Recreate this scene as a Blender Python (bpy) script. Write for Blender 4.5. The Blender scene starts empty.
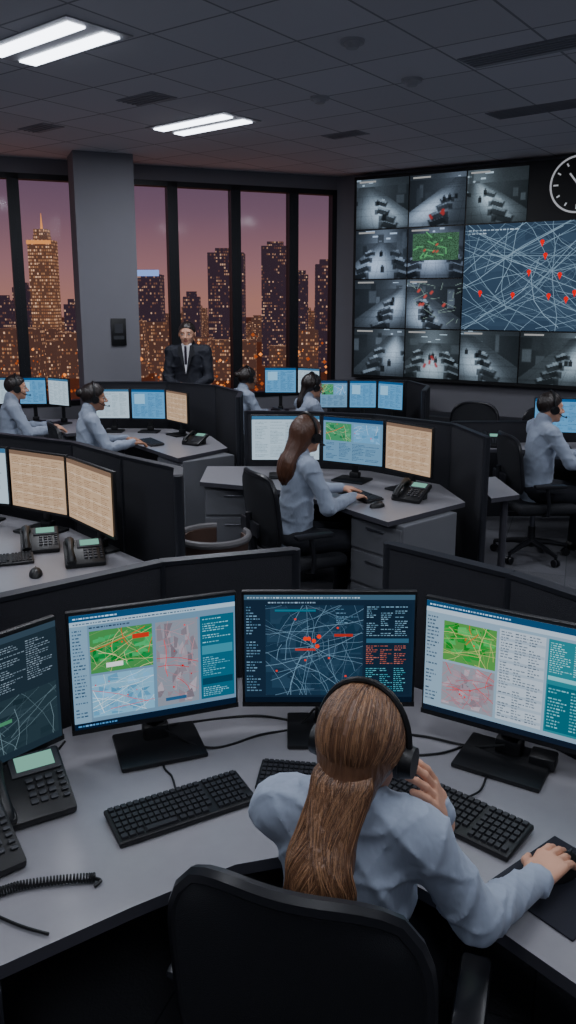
import bpy, bmesh, math, random
import numpy as np
from mathutils import Vector, Matrix, Euler
random.seed(7); np.random.seed(7)
S=bpy.context.scene; COL=S.collection
rad=math.radians
# ------------------------------------------------------------ materials
def l1(c):
    c=c/255.0
    return c/12.92 if c<=0.04045 else ((c+0.055)/1.055)**2.4
def lin(c): return (l1(c[0]),l1(c[1]),l1(c[2]),1.0)
def mat(name,c,rough=.6,metal=0.0,var=0.0,vs=8.0,bump=0.0,bs=60.0,emit=0.0,spec=.5,stretch=None,sheen=0.0,bd=.01):
    m=bpy.data.materials.new(name); m.use_nodes=True
    nt=m.node_tree; p=nt.nodes['Principled BSDF']
    p.inputs['Base Color'].default_value=lin(c)
    p.inputs['Roughness'].default_value=rough
    p.inputs['Metallic'].default_value=metal
    p.inputs['Specular IOR Level'].default_value=spec
    if sheen: p.inputs['Sheen Weight'].default_value=sheen
    if emit:
        p.inputs['Emission Color'].default_value=lin(c); p.inputs['Emission Strength'].default_value=emit
    tc=nt.nodes.new('ShaderNodeTexCoord'); src=tc.outputs['Object']
    if stretch:
        mp=nt.nodes.new('ShaderNodeMapping'); mp.inputs['Scale'].default_value=stretch
        nt.links.new(src,mp.inputs['Vector']); src=mp.outputs['Vector']
    n=nt.nodes.new('ShaderNodeTexNoise'); n.inputs['Scale'].default_value=vs; n.inputs['Detail'].default_value=4
    nt.links.new(src,n.inputs['Vector'])
    v=max(var,.04)
    mx=nt.nodes.new('ShaderNodeMix'); mx.data_type='RGBA'
    a=lin(c); 
    mx.inputs['A'].default_value=(a[0]*(1-v),a[1]*(1-v),a[2]*(1-v),1)
    mx.inputs['B'].default_value=(min(1,a[0]*(1+v)),min(1,a[1]*(1+v)),min(1,a[2]*(1+v)),1)
    nt.links.new(n.outputs['Fac'],mx.inputs['Factor']); nt.links.new(mx.outputs['Result'],p.inputs['Base Color'])
    if bump:
        n2=nt.nodes.new('ShaderNodeTexNoise'); n2.inputs['Scale'].default_value=bs; n2.inputs['Detail'].default_value=3
        nt.links.new(src,n2.inputs['Vector'])
        b=nt.nodes.new('ShaderNodeBump'); b.inputs['Strength'].default_value=bump; b.inputs['Distance'].default_value=bd
        nt.links.new(n2.outputs['Fac'],b.inputs['Height']); nt.links.new(b.outputs['Normal'],p.inputs['Normal'])
    return m
def emis(name,c,s):
    m=bpy.data.materials.new(name); m.use_nodes=True; nt=m.node_tree
    for n in list(nt.nodes): nt.nodes.remove(n)
    o=nt.nodes.new('ShaderNodeOutputMaterial'); e=nt.nodes.new('ShaderNodeEmission')
    e.inputs['Color'].default_value=lin(c); e.inputs['Strength'].default_value=s
    nt.links.new(e.outputs[0],o.inputs['Surface']); return m
def screen_mat(name,s):
    m=bpy.data.materials.new(name); m.use_nodes=True; nt=m.node_tree
    for n in list(nt.nodes): nt.nodes.remove(n)
    o=nt.nodes.new('ShaderNodeOutputMaterial'); e=nt.nodes.new('ShaderNodeEmission')
    a=nt.nodes.new('ShaderNodeAttribute'); a.attribute_name='Col'
    e.inputs['Strength'].default_value=s
    nt.links.new(a.outputs['Color'],e.inputs['Color']); nt.links.new(e.outputs[0],o.inputs['Surface']); return m
def grid_mat(name,c,cl,size,ang,lw,rough,var,bump=0.0):
    m=bpy.data.materials.new(name); m.use_nodes=True; nt=m.node_tree; p=nt.nodes['Principled BSDF']
    p.inputs['Roughness'].default_value=rough
    p.inputs['Specular IOR Level'].default_value=.25
    tc=nt.nodes.new('ShaderNodeTexCoord'); vr=nt.nodes.new('ShaderNodeVectorRotate'); vr.rotation_type='Z_AXIS'
    vr.inputs['Angle'].default_value=ang; nt.links.new(tc.outputs['Object'],vr.inputs['Vector'])
    sc=nt.nodes.new('ShaderNodeVectorMath'); sc.operation='SCALE'; sc.inputs['Scale'].default_value=1/size
    nt.links.new(vr.outputs[0],sc.inputs[0])
    fr=nt.nodes.new('ShaderNodeVectorMath'); fr.operation='FRACTION'; nt.links.new(sc.outputs[0],fr.inputs[0])
    fl=nt.nodes.new('ShaderNodeVectorMath'); fl.operation='FLOOR'; nt.links.new(sc.outputs[0],fl.inputs[0])
    wn=nt.nodes.new('ShaderNodeTexWhiteNoise'); wn.noise_dimensions='2D'; nt.links.new(fl.outputs[0],wn.inputs['Vector'])
    sx=nt.nodes.new('ShaderNodeSeparateXYZ'); nt.links.new(fr.outputs[0],sx.inputs[0])
    def lt(s):
        q=nt.nodes.new('ShaderNodeMath'); q.operation='LESS_THAN'; q.inputs[1].default_value=lw/size
        nt.links.new(s,q.inputs[0]); return q.outputs[0]
    mxx=nt.nodes.new('ShaderNodeMath'); mxx.operation='MAXIMUM'
    nt.links.new(lt(sx.outputs['X']),mxx.inputs[0]); nt.links.new(lt(sx.outputs['Y']),mxx.inputs[1])
    a=lin(c)
    m1=nt.nodes.new('ShaderNodeMix'); m1.data_type='RGBA'
    m1.inputs['A'].default_value=(a[0]*(1-var),a[1]*(1-var),a[2]*(1-var),1)
    m1.inputs['B'].default_value=(a[0]*(1+var),a[1]*(1+var),a[2]*(1+var),1)
    nt.links.new(wn.outputs['Value'],m1.inputs['Factor'])
    m2=nt.nodes.new('ShaderNodeMix'); m2.data_type='RGBA'; m2.inputs['B'].default_value=lin(cl)
    nt.links.new(mxx.outputs[0],m2.inputs['Factor']); nt.links.new(m1.outputs['Result'],m2.inputs['A'])
    nt.links.new(m2.outputs['Result'],p.inputs['Base Color'])
    if bump:
        n2=nt.nodes.new('ShaderNodeTexNoise'); n2.inputs['Scale'].default_value=90
        nt.links.new(tc.outputs['Object'],n2.inputs['Vector'])
        b=nt.nodes.new('ShaderNodeBump'); b.inputs['Strength'].default_value=bump; b.inputs['Distance'].default_value=.01
        nt.links.new(n2.outputs['Fac'],b.inputs['Height']); nt.links.new(b.outputs['Normal'],p.inputs['Normal'])
    return m

M_blk=mat('black_plastic',(22,23,26),.42,bump=.05,bs=400)
M_key=mat('key_plastic',(36,37,42),.5)
M_dk2=mat('dark_grey_plastic',(52,54,60),.5)
M_fab=mat('partition_fabric',(38,39,46),.9,var=.2,vs=120,bump=.3,bs=500)
M_cap=mat('partition_cap',(48,50,57),.4,metal=.3)
M_desk=mat('desk_laminate',(148,147,153),.32,var=.06,vs=30,bump=.02,bs=300)
M_ded=mat('desk_edge',(70,70,78),.45)
M_ped=mat('pedestal_metal',(112,114,120),.5,var=.06)
M_pedd=mat('pedestal_dark',(42,43,50),.5,var=.06)
M_wall=mat('wall_paint',(126,126,134),.8,var=.05,vs=3,bump=.03,bs=80)
M_walld=mat('wall_dark_panel',(44,46,54),.7,var=.05)
M_frame=mat('window_frame_metal',(34,36,42),.4,metal=.3)
M_steel=mat('steel',(120,122,130),.35,metal=.9)
M_chair=mat('chair_mesh_fabric',(30,32,38),.8,var=.2,vs=200,bump=.4,bs=700)
M_foot=mat('chair_nylon',(30,31,36),.35)
M_skin=mat('skin',(222,168,140),.5,var=.08,vs=20,bump=.04,bs=200)
M_skin2=mat('skin_tan',(194,142,114),.5,var=.08,vs=20)
M_lip=mat('lips',(176,108,98),.45)
M_eye=mat('eye_white',(185,182,180),.3)
M_iris=mat('iris',(40,28,20),.2)
M_shirt=mat('shirt_light_blue',(160,172,192),.85,var=.10,vs=9,bump=.8,bs=15,sheen=.15,stretch=(1,1,.6),bd=.014)
M_pants=mat('trousers_dark',(30,32,40),.85,var=.1,vs=20,bump=.2,bs=30)
M_suit=mat('suit_dark',(34,37,48),.75,var=.1,vs=20)
M_lapel=mat('suit_lapel',(24,26,34),.7)
M_white=mat('shirt_white',(225,225,232),.8)
M_tie=mat('tie_dark',(40,30,50),.6)
def hairmat(n,c): return mat(n,c,.36,var=.4,vs=110,bump=.5,bs=120,stretch=(1,1,.10),spec=.7)
M_hbrown=hairmat('hair_brown',(112,78,56)); M_hb2=hairmat('hair_brown_light',(158,118,86)); M_hb3=hairmat('hair_brown_dark',(80,54,40))
M_hdark=hairmat('hair_dark',(38,29,26)); M_haub=hairmat('hair_auburn',(92,60,44))
M_shoe=mat('shoe_leather',(20,18,18),.35)
M_scr=screen_mat('screen_picture',1.0)
M_scrw=screen_mat('videowall_picture',1.0)
M_lcd=emis('phone_lcd',(140,205,185),.75)
M_tube=emis('light_diffuser',(228,235,250),8.0)
M_vent=mat('vent_metal',(150,152,160),.6)
M_det=mat('detector_plastic',(170,172,178),.5)
M_pad=mat('mouse_pad_rubber',(26,29,42),.8,bump=.1,bs=500)
M_tub=mat('tub_chair_leather',(84,64,56),.55,var=.15)
M_tubr=mat('tub_chair_rim',(110,108,110),.5)
M_clockf=mat('clock_face',(14,15,18),.4)
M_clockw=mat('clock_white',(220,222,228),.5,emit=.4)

# ------------------------------------------------------------ mesh builder
def empty(name,loc=(0,0,0),rz=0.0,scale=1.0):
    e=bpy.data.objects.new(name,None); e.empty_display_size=.1
    e.location=loc; e.rotation_euler=(0,0,rz); e.scale=(scale,)*3
    COL.objects.link(e); return e
class B:
    def __init__(s): s.v=[];s.f=[];s.m=[];s.mats=[];s.M=Matrix.Identity(4)
    def mi(s,m):
        if m not in s.mats: s.mats.append(m)
        return s.mats.index(m)
    def add(s,vs,fs,m,T=None):
        T=s.M@T if T is not None else s.M
        o=len(s.v); s.v+= [tuple(T@Vector(v)) for v in vs]
        s.f+=[tuple(i+o for i in f) for f in fs]; s.m+=[s.mi(m)]*len(fs)
    def box(s,c,sz,m,rx=0,ry=0,rz=0,tp=1.0):
        x,y,z=sz[0]/2,sz[1]/2,sz[2]/2
        vs=[(-x,-y,-z),(x,-y,-z),(x,y,-z),(-x,y,-z),(-x*tp,-y*tp,z),(x*tp,-y*tp,z),(x*tp,y*tp,z),(-x*tp,y*tp,z)]
        fs=[(3,2,1,0),(4,5,6,7),(0,1,5,4),(1,2,6,5),(2,3,7,6),(3,0,4,7)]
        s.add(vs,fs,m,Matrix.Translation(c)@Euler((rx,ry,rz)).to_matrix().to_4x4())
    def rbox(s,c,sz,r,m,rx=0,ry=0,rz=0,seg=2):
        bm=bmesh.new(); bmesh.ops.create_cube(bm,size=1)
        bmesh.ops.scale(bm,vec=sz,verts=bm.verts)
        bmesh.ops.bevel(bm,geom=bm.edges[:],offset=min(r,min(sz)*.49),segments=seg,affect='EDGES',profile=.5)
        bm.verts.index_update()
        vs=[v.co[:] for v in bm.verts]; fs=[tuple(v.index for v in f.verts) for f in bm.faces]; bm.free()
        s.add(vs,fs,m,Matrix.Translation(c)@Euler((rx,ry,rz)).to_matrix().to_4x4())
    def cyl(s,a,b,r0,r1,m,n=16):
        a=Vector(a);b=Vector(b);d=(b-a).normalized()
        q=d.to_track_quat('Z','Y').to_matrix(); vs=[];fs=[]
        for p,r in((a,r0),(b,r1)):
            for i in range(n):
                t=2*math.pi*i/n; vs.append(tuple(p+q@Vector((r*math.cos(t),r*math.sin(t),0))))
        for i in range(n): fs.append((i,(i+1)%n,n+(i+1)%n,n+i))
        fs.append(tuple(reversed(range(n)))); fs.append(tuple(range(n,2*n)))
        s.add(vs,fs,m)
    def tube(s,pts,r,m,n=8,closed=False):
        pts=[Vector(p) for p in pts]; vs=[];fs=[];k=len(pts)
        up=Vector((0,0,1)); prev=None
        for i,p in enumerate(pts):
            if closed: d=(pts[(i+1)%k]-pts[i-1]).normalized()
            else: d=(pts[min(i+1,k-1)]-pts[max(i-1,0)]).normalized()
            if prev is None:
                x=d.cross(up)
                if x.length<.1: x=d.cross(Vector((1,0,0)))
            else: x=prev-d*prev.dot(d)
            x.normalize(); prev=x; y=d.cross(x)
            rr=r[i] if isinstance(r,(list,tuple)) else r
            for j in range(n):
                t=2*math.pi*j/n; vs.append(tuple(p+x*(rr*math.cos(t))+y*(rr*math.sin(t))))
        for i in range(k if closed else k-1):
            a=i*n;b=((i+1)%k)*n
            for j in range(n): fs.append((a+j,a+(j+1)%n,b+(j+1)%n,b+j))
        if not closed: fs.append(tuple(reversed(range(n)))); fs.append(tuple(range((k-1)*n,k*n)))
        s.add(vs,fs,m)
    def ell(s,c,r,m,n=14,T=None):
        vs=[];fs=[];h=n//2
        for i in range(h+1):
            a=math.pi*i/h
            for j in range(n):
                t=2*math.pi*j/n; vs.append((c[0]+r[0]*math.sin(a)*math.cos(t),c[1]+r[1]*math.sin(a)*math.sin(t),c[2]+r[2]*math.cos(a)))
        for i in range(h):
            for j in range(n):
                fs.append((i*n+j,(i+1)*n+j,(i+1)*n+(j+1)%n,i*n+(j+1)%n))
        s.add(vs,fs,m,T)
    def prism(s,pts,z0,z1,m,mside=None):
        n=len(pts)
        vs=[(p[0],p[1],z0) for p in pts]+[(p[0],p[1],z1) for p in pts]
        s.add(vs,[tuple(range(n,2*n)),tuple(reversed(range(n)))],m)
        s.add(vs,[(i,(i+1)%n,n+(i+1)%n,n+i) for i in range(n)],mside or m)
    def mesh(s,name,smooth=True):
        me=bpy.data.meshes.new(name); me.from_pydata(s.v,[],s.f)
        for m in s.mats: me.materials.append(m)
        me.polygons.foreach_set('material_index',s.m)
        bm=bmesh.new(); bm.from_mesh(me); bmesh.ops.recalc_face_normals(bm,faces=bm.faces); bm.to_mesh(me); bm.free()
        if smooth:
            me.polygons.foreach_set('use_smooth',[True]*len(me.polygons))
            try: me.set_sharp_from_angle(angle=rad(38))
            except Exception: pass
        me.update(); return me
    def obj(s,name,parent=None,loc=(0,0,0),rz=0.0,smooth=True):
        return place(name,s.mesh(name,smooth),loc,rz,parent)
def place(name,me,loc=(0,0,0),rz=0.0,parent=None,scale=1.0):
    o=bpy.data.objects.new(name,me); o.location=loc; o.rotation_euler=(0,0,rz); o.scale=(scale,)*3
    COL.objects.link(o)
    if parent: o.parent=parent
    return o
# ------------------------------------------------------------ canvas (flat screens)
def scol(c):
    k=lin(c)[:3]; g=.25*k[0]+.6*k[1]+.15*k[2]
    k=[max(0.0,g+(x-g)*1.25) for x in k]
    f=1.45*(max(g,1e-4)**.22)
    return (k[0]*f,k[1]*f,k[2]*f*1.04,1.0)
class Canvas:
    def __init__(s,W,H,eps=.0004): s.W=W;s.H=H;s.e=eps;s.v=[];s.f=[];s.c=[]
    def poly(s,pts,col,lay=0):
        o=len(s.v)
        for p in pts: s.v.append(((p[0]-.5)*s.W,-lay*s.e,(p[1]-.5)*s.H))
        s.f.append(tuple(range(o,o+len(pts))))
        s.c+=[scol(col)]*len(pts)
    def rect(s,x0,y0,x1,y1,col,lay=0): s.poly([(x0,y0),(x1,y0),(x1,y1),(x0,y1)],col,lay)
    def line(s,p,q,w,col,lay=2,clip=None):
        x0,y0=p;x1,y1=q
        if clip:
            dx=x1-x0;dy=y1-y0;t0,t1=0.,1.
            for a,b in((-dx,x0-clip[0]),(dx,clip[2]-x0),(-dy,y0-clip[1]),(dy,clip[3]-y0)):
                if abs(a)<1e-9:
                    if b<0:return
                else:
                    r=b/a
                    if a<0: t0=max(t0,r)
                    else: t1=min(t1,r)
            if t0>=t1:return
            x0,y0,x1,y1=x0+t0*dx,y0+t0*dy,x0+t1*dx,y0+t1*dy
        dx=(x1-x0)*s.W;dy=(y1-y0)*s.H;L=math.hypot(dx,dy)
        if L<1e-6:return
        nx=-dy/L*w/2/s.W;ny=dx/L*w/2/s.H
        s.poly([(x0-nx,y0-ny),(x1-nx,y1-ny),(x1+nx,y1+ny),(x0+nx,y0+ny)],col,lay)
    def disc(s,x,y,r,col,lay=4,n=8):
        s.poly([(x+r/s.W*math.cos(2*math.pi*i/n),y+r/s.H*math.sin(2*math.pi*i/n)) for i in range(n)],col,lay)
    def obj(s,name,parent,loc=(0,0,0),m=None):
        me=bpy.data.meshes.new(name); me.from_pydata(s.v,[],s.f); me.materials.append(m or M_scr)
        ca=me.color_attributes.new('Col','FLOAT_COLOR','CORNER')
        buf=[]
        for k in s.c: buf+=list(k)
        ca.data.foreach_set('color',buf); me.update()
        return place(name,me,loc,0,parent)
R=random.Random(3)
def jit(c,a): 
    d=R.uniform(-a,a); return tuple(max(0,min(255,k+d)) for k in c)
def tmap(c,x0,y0,x1,y1,bg,road,n,w,spots=0,scol_=(230,60,50),patch=None,hub=False,lay=1,pj=14,routes=0):
    cl=(x0,y0,x1,y1); c.rect(x0,y0,x1,y1,bg,lay)
    W=x1-x0;H=y1-y0
    for i in range(int(n*1.2)):
        px=R.uniform(x0,x1-.12*W);py=R.uniform(y0,y1-.15*H)
        c.poly([(px,py),(min(x1,px+R.uniform(.05,.2)*W),py),(min(x1,px+R.uniform(.05,.2)*W),min(y1,py+R.uniform(.05,.2)*H)),(px,min(y1,py+R.uniform(.05,.18)*H))],jit(patch or bg,pj),lay+.3+.01*min(i,60))
    A0=R.uniform(0,1)
    def way(ww,cc,ly,a):
        mx=R.uniform(x0,x1);my=R.uniform(y0,y1); L=R.uniform(.12,.7)*W
        pts=[(mx-L*math.cos(a),my-L*math.sin(a))]
        for k in range(4):
            a+=R.uniform(-.3,.3); pts.append((pts[-1][0]+L*.5*math.cos(a),pts[-1][1]+L*.5*math.sin(a)))
        for p,q in zip(pts,pts[1:]): c.line(p,q,ww,cc,ly,cl)
    for i in range(n):
        a=A0+R.choice([0,math.pi/2])+R.gauss(0,.25)
        ww=w*R.choice([.5,.7,1,1.6]); cc=jit(tuple((r_*.65+b_*.35) for r_,b_ in zip(road,bg)),14) if ww<w else jit(road,14)
        way(ww,cc,lay+1,a)
    for i in range(routes): way(w*1.6,jit(scol_,15),lay+1.4,R.uniform(0,3.1))
    if hub:
        hx,hy=x0+W*.48,y0+H*.55
        for i in range(13):
            a=2*math.pi*i/13+R.uniform(-.2,.2); p=(hx,hy);l=.16*W
            for k in range(6):
                q=(p[0]+l*math.cos(a),p[1]+l*math.sin(a)*1.3); c.line(p,q,w*1.3,jit(road,12),lay+1.2,cl); p=q;a+=R.uniform(-.3,.3)
        for rr in(.12,.24,.36):
            for i in range(14):
                if R.random()<.3: continue
                a=2*math.pi*i/14;b=2*math.pi*(i+1)/14
                c.line((hx+rr*W*math.cos(a),hy+rr*H*1.2*math.sin(a)),(hx+rr*W*math.cos(b),hy+rr*H*1.2*math.sin(b)),w*.8,jit(road,16),lay+1.1,cl)
    for i in range(spots):
        c.disc(x0+W*min(.95,max(.05,R.gauss(.5,.2))),y0+H*min(.93,max(.07,R.gauss(.55,.2))),w*R.uniform(2,3.6),jit(scol_,20),lay+2)
def ttext(c,x0,y0,x1,y1,rows,col,fill=.5,lay=2,cols=1):
    h=(y1-y0)/rows
    for k in range(cols):
        a=x0+(x1-x0)*k/cols; b=x0+(x1-x0)*(k+1)/cols-.008
        for i in range(rows):
            if R.random()<.12: continue
            y=y1-(i+1)*h+h*.3; x=a; end=a+(b-a)*R.uniform(.3,1)
            while x<end:
                l=R.uniform(.006,.022); c.rect(x,y,min(x+l,b),y+h*fill*.8,jit(col,20),lay); x+=l+.006
def ui(c,kind):
    if kind=='ops':
        c.rect(0,0,1,1,(112,140,162)); c.rect(0,.945,1,1,(40,82,120),1); c.rect(0,.905,1,.945,(160,182,198),1); c.rect(0,0,1,.055,(22,38,60),1)
        ttext(c,.02,.955,.5,.985,1,(170,198,216)); ttext(c,.02,.91,.8,.935,1,(76,96,116))
        ttext(c,.02,.012,.5,.045,1,(100,146,190))
        c.rect(0,.055,.1,.905,(128,156,176),1); ttext(c,.012,.1,.09,.88,26,(74,98,120))
        tmap(c,.11,.48,.48,.85,(80,138,86),(186,190,140),30,.0009,3,(220,66,50),(62,146,88),pj=28,routes=3)
        tmap(c,.11,.09,.48,.46,(128,170,194),(196,212,222),30,.0009,4,(206,80,80),(112,158,188),pj=24,routes=2)
        tmap(c,.5,.09,.76,.85,(134,140,150),(170,130,136),34,.0009,5,(210,60,60),(142,136,144),pj=24,routes=5)
        c.rect(.775,.09,.99,.85,(50,102,124),1); ttext(c,.79,.6,.975,.83,11,(124,180,192)); c.rect(.785,.5,.98,.58,(76,138,156),1.5); ttext(c,.79,.3,.97,.48,9,(110,170,186)); c.rect(.785,.22,.98,.28,(36,74,96),1.5); ttext(c,.79,.11,.97,.2,5,(130,184,200))
        ttext(c,.11,.865,.6,.895,1,(56,74,92)); c.rect(.2,.52,.3,.56,(210,216,214),4); c.rect(.55,.13,.68,.16,(60,96,130),4); c.rect(.36,.74,.46,.78,(190,70,60),4)
    elif kind=='dark':
        c.rect(0,0,1,1,(34,50,68)); c.rect(0,.955,1,1,(72,98,116),1); ttext(c,.02,.96,.7,.988,1,(160,178,190)); c.rect(0,0,1,.05,(22,34,50),1)
        ttext(c,.14,.915,.65,.945,1,(130,152,168))
        tmap(c,.125,.07,.70,.905,(40,60,80),(114,142,160),46,.0008,0,hub=True,patch=(46,68,88),pj=8)
        for (x,y) in((.41,.58),(.44,.62),(.38,.6),(.43,.53),(.36,.60)): c.disc(x,y,.0065,(232,78,64),4.5)
        for (x,y) in((.36,.40),(.5,.42),(.3,.78),(.19,.3),(.55,.7),(.6,.25)): c.disc(x,y,.0032,(225,80,70),4.5)
        ttext(c,.012,.1,.11,.9,30,(100,130,150)); c.rect(.71,.07,.985,.92,(32,48,66),1.6)
        ttext(c,.72,.62,.97,.9,15,(116,148,166),cols=3); c.rect(.72,.56,.97,.60,(66,100,122),2); ttext(c,.72,.36,.97,.54,10,(166,100,88),cols=3); ttext(c,.72,.1,.97,.33,12,(92,150,162),cols=3)
        ttext(c,.14,.08,.6,.12,1,(190,96,80),lay=5); c.rect(.53,.62,.64,.645,(170,64,58),5); c.rect(.30,.49,.42,.51,(176,74,66),5); c.rect(.18,.85,.42,.87,(56,112,130),5)
        ttext(c,.54,.74,.68,.88,8,(104,136,156),lay=5)
    elif kind=='table':
        c.rect(0,0,1,1,(140,162,178)); c.rect(0,.945,1,1,(40,80,116),1); c.rect(0,.905,1,.945,(170,186,198),1); c.rect(0,0,1,.05,(30,40,56),1)
        ttext(c,.02,.955,.5,.985,1,(170,198,216)); ttext(c,.02,.91,.9,.935,1,(76,96,116)); ttext(c,.01,.1,.09,.88,24,(80,98,116))
        tmap(c,.11,.5,.42,.85,(92,146,86),(190,192,132),30,.0009,3,(220,66,50),(70,154,84),pj=28,routes=2)
        tmap(c,.11,.09,.42,.48,(140,144,152),(184,112,120),34,.0009,5,(210,60,60),(148,138,146),pj=24,routes=6)
        c.rect(.435,.09,.69,.88,(174,186,196),1); ttext(c,.445,.11,.68,.87,32,(104,116,128),cols=3)
        for k in range(8): c.rect(.437,.12+.095*k,.688,.145+.095*k,(158,172,184),1.5)
        c.rect(.705,.09,.985,.88,(62,128,138),1); ttext(c,.715,.6,.97,.86,14,(146,194,198),cols=2); c.rect(.712,.54,.975,.575,(136,190,196),1.5); c.rect(.712,.11,.975,.5,(48,104,118),1.5); ttext(c,.72,.13,.96,.48,13,(116,174,182),cols=2)
    elif kind=='darklist':
        c.rect(0,0,1,1,(42,56,66)); c.rect(0,.95,1,1,(60,76,88),1)
        tmap(c,.3,.06,.98,.5,(48,64,72),(102,120,126),24,.001,2); ttext(c,.3,.55,.98,.92,20,(120,134,144),cols=4); ttext(c,.03,.06,.27,.92,32,(108,122,132))
        c.rect(.55,.3,.7,.33,(84,134,104),4)
    elif kind=='blue':
        c.rect(0,0,1,1,(104,152,190)); c.rect(0,.92,1,1,(46,92,138),1); ttext(c,.05,.06,.95,.88,20,(66,108,148),cols=4); c.rect(.08,.5,.4,.85,(142,184,210),3)
    elif kind=='white':
        c.rect(0,0,1,1,(172,190,200)); c.rect(0,.92,1,1,(76,114,144),1); ttext(c,.05,.06,.95,.88,24,(130,148,160),cols=4)
    elif kind=='cream':
        c.rect(0,0,1,1,(184,160,136)); c.rect(0,.93,1,1,(126,106,92),1); ttext(c,.04,.05,.96,.9,28,(148,120,98),cols=5)
        for i in range(5): c.rect(.04,.17*i+.08,.96,.17*i+.11,(196,176,154),1)
    elif kind=='mix':
        c.rect(0,0,1,1,(112,146,172)); c.rect(0,.92,1,1,(40,70,110),1)
        tmap(c,.04,.48,.48,.88,(80,142,104),(190,204,160),14,.0012,2,pj=22,routes=1); tmap(c,.52,.48,.96,.88,(112,156,190),(200,215,225),14,.0012,2,pj=22)
        ttext(c,.05,.06,.95,.44,12,(60,90,120),cols=4)
def monitor(pl,pr,z0,z1,kind,zd=.75,small=1.0):
    pl=Vector(pl);pr=Vector(pr);c=(pl+pr)/2;d=pr-pl;W=d.length*.985;H=z1-z0;zc=(z0+z1)/2
    e=empty('computer_monitor',(c.x,c.y,0),math.atan2(d.y,d.x))
    b=B(); bz=.008
    b.rbox((0,.012,zc),(W,.02,H),.004,M_blk)
    b.rbox((0,.035,zc-.01),(W*.6,.035,H*.6),.012,M_blk)
    b.box((0,.0005,z0+.007),(W,.004,.014),M_blk)
    b.rbox((0,.05,(zd+zc)/2+.01),(.05*small,.02,zc-zd+.02),.006,M_blk)
    b.rbox((0,.05,zd+.03),(.075*small,.05,.05),.01,M_blk)
    b.rbox((0,.0,zd+.008),(.24*small,.19*small,.014),.005,M_blk)
    b.obj('housing',e)
    cv=Canvas(W-2*bz,H-2*bz-.008); ui(cv,kind)
    cv.obj('screen',e,(0,-.0045,zc+.004))
    return e
# ------------------------------------------------------------ SDF people
def A3(p): return np.array(p,dtype=np.float32)
def rc(P,a,b,ra,rb,sq=None):
    a=A3(a);b=A3(b);ba=b-a;d=P-a
    t=np.clip((d@ba)/max(float(ba@ba),1e-9),0,1)
    q=d-t[...,None]*ba
    if sq is not None:
        ax=A3(sq[0]); q=q+(sq[1]-1)*(q@ax)[...,None]*ax
    return np.sqrt((q*q).sum(-1))-(ra+(rb-ra)*t)
def el(P,c,r):
    q=P-A3(c);r=A3(r);k0=np.sqrt(((q/r)**2).sum(-1));k1=np.sqrt(((q/(r*r))**2).sum(-1))
    return k0*(k0-1)/np.maximum(k1,1e-4)
def sm(a,b,k):
    h=np.clip(.5+.5*(b-a)/k,0,1); return b+(a-b)*h-k*h*(1-h)
def net(fn,lo,hi,h):
    lo=A3(lo);hi=A3(hi);n=np.ceil((hi-lo)/h).astype(int)+1
    ax=[lo[i]+h*np.arange(n[i],dtype=np.float32) for i in range(3)]
    P=np.stack(np.meshgrid(*ax,indexing='ij'),-1)
    V=fn(P).astype(np.float32)
    V[0]=1;V[-1]=1;V[:,0]=1;V[:,-1]=1;V[:,:,0]=1;V[:,:,-1]=1
    s=V<0; c=np.array(V.shape)-1
    def cs(A,o): return A[o[0]:o[0]+c[0],o[1]:o[1]+c[1],o[2]:o[2]+c[2]]
    cor=[(i,j,k) for i in(0,1) for j in(0,1) for k in(0,1)]
    cnt=sum(cs(s,o).astype(np.int8) for o in cor)
    act=(cnt>0)&(cnt<8); idx=np.full(act.shape,-1,dtype=np.int64); I=np.argwhere(act); idx[act]=np.arange(len(I))
    acc=np.zeros((len(I),3));num=np.zeros(len(I))
    for o in cor:
        for a in range(3):
            if o[a]==0:
                p=list(o);p[a]=1
                v0=cs(V,o)[act];v1=cs(V,p)[act]; x=(v0<0)!=(v1<0)
                t=np.where(x,v0/np.where(x,v0-v1,1),0)
                pos=np.tile(np.array(o,float),(len(I),1)); pos[:,a]=t
                acc+=pos*x[:,None];num+=x
    vs=(I+acc/num[:,None])*h+lo
    F=[]
    for a in range(3):
        b,d=(a+1)%3,(a+2)%3
        s0=[slice(None)]*3;s1=[slice(None)]*3;s0[a]=slice(0,-1);s1[a]=slice(1,None)
        x=s[tuple(s0)]!=s[tuple(s1)]; E=np.argwhere(x)
        E=E[(E[:,b]>0)&(E[:,d]>0)&(E[:,b]<c[b])&(E[:,d]<c[d])]
        sg=s[tuple(s0)][E[:,0],E[:,1],E[:,2]]
        q=[]
        for ob,od in((-1,-1),(0,-1),(0,0),(-1,0)):
            e=E.copy();e[:,b]+=ob;e[:,d]+=od; q.append(idx[e[:,0],e[:,1],e[:,2]])
        Q=np.stack(q,1); Q[~sg]=Q[~sg][:,::-1]; F.append(Q)
    F=np.concatenate(F); F=F[(F>=0).all(1)]
    return vs,F
def nobj(name,fn,lo,hi,h,mats,parent,mfn=None,loc=(0,0,0),rot=None):
    vs,F=net(fn,lo,hi,h)
    me=bpy.data.meshes.new(name); me.from_pydata(vs.tolist(),[],F.tolist())
    for m in mats: me.materials.append(m)
    if mfn is not None:
        fc=vs[F].mean(1); me.polygons.foreach_set('material_index',mfn(fc).astype(np.int32))
    me.polygons.foreach_set('use_smooth',[True]*len(F)); me.update()
    o=place(name,me,loc,0,parent)
    if rot: o.rotation_euler=rot
    return o
def ik(s,w,l1,l2,pole):
    s=Vector(s);w=Vector(w);d=w-s;L=d.length
    if L>=l1+l2-.004: return tuple(s+d*(l1/(l1+l2)))
    u=d.normalized();a=(l1*l1-l2*l2+L*L)/(2*L);h=math.sqrt(max(l1*l1-a*a,0));p=Vector(pole);p=(p-u*p.dot(u)).normalized()
    return tuple(s+u*a+p*h)
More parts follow.
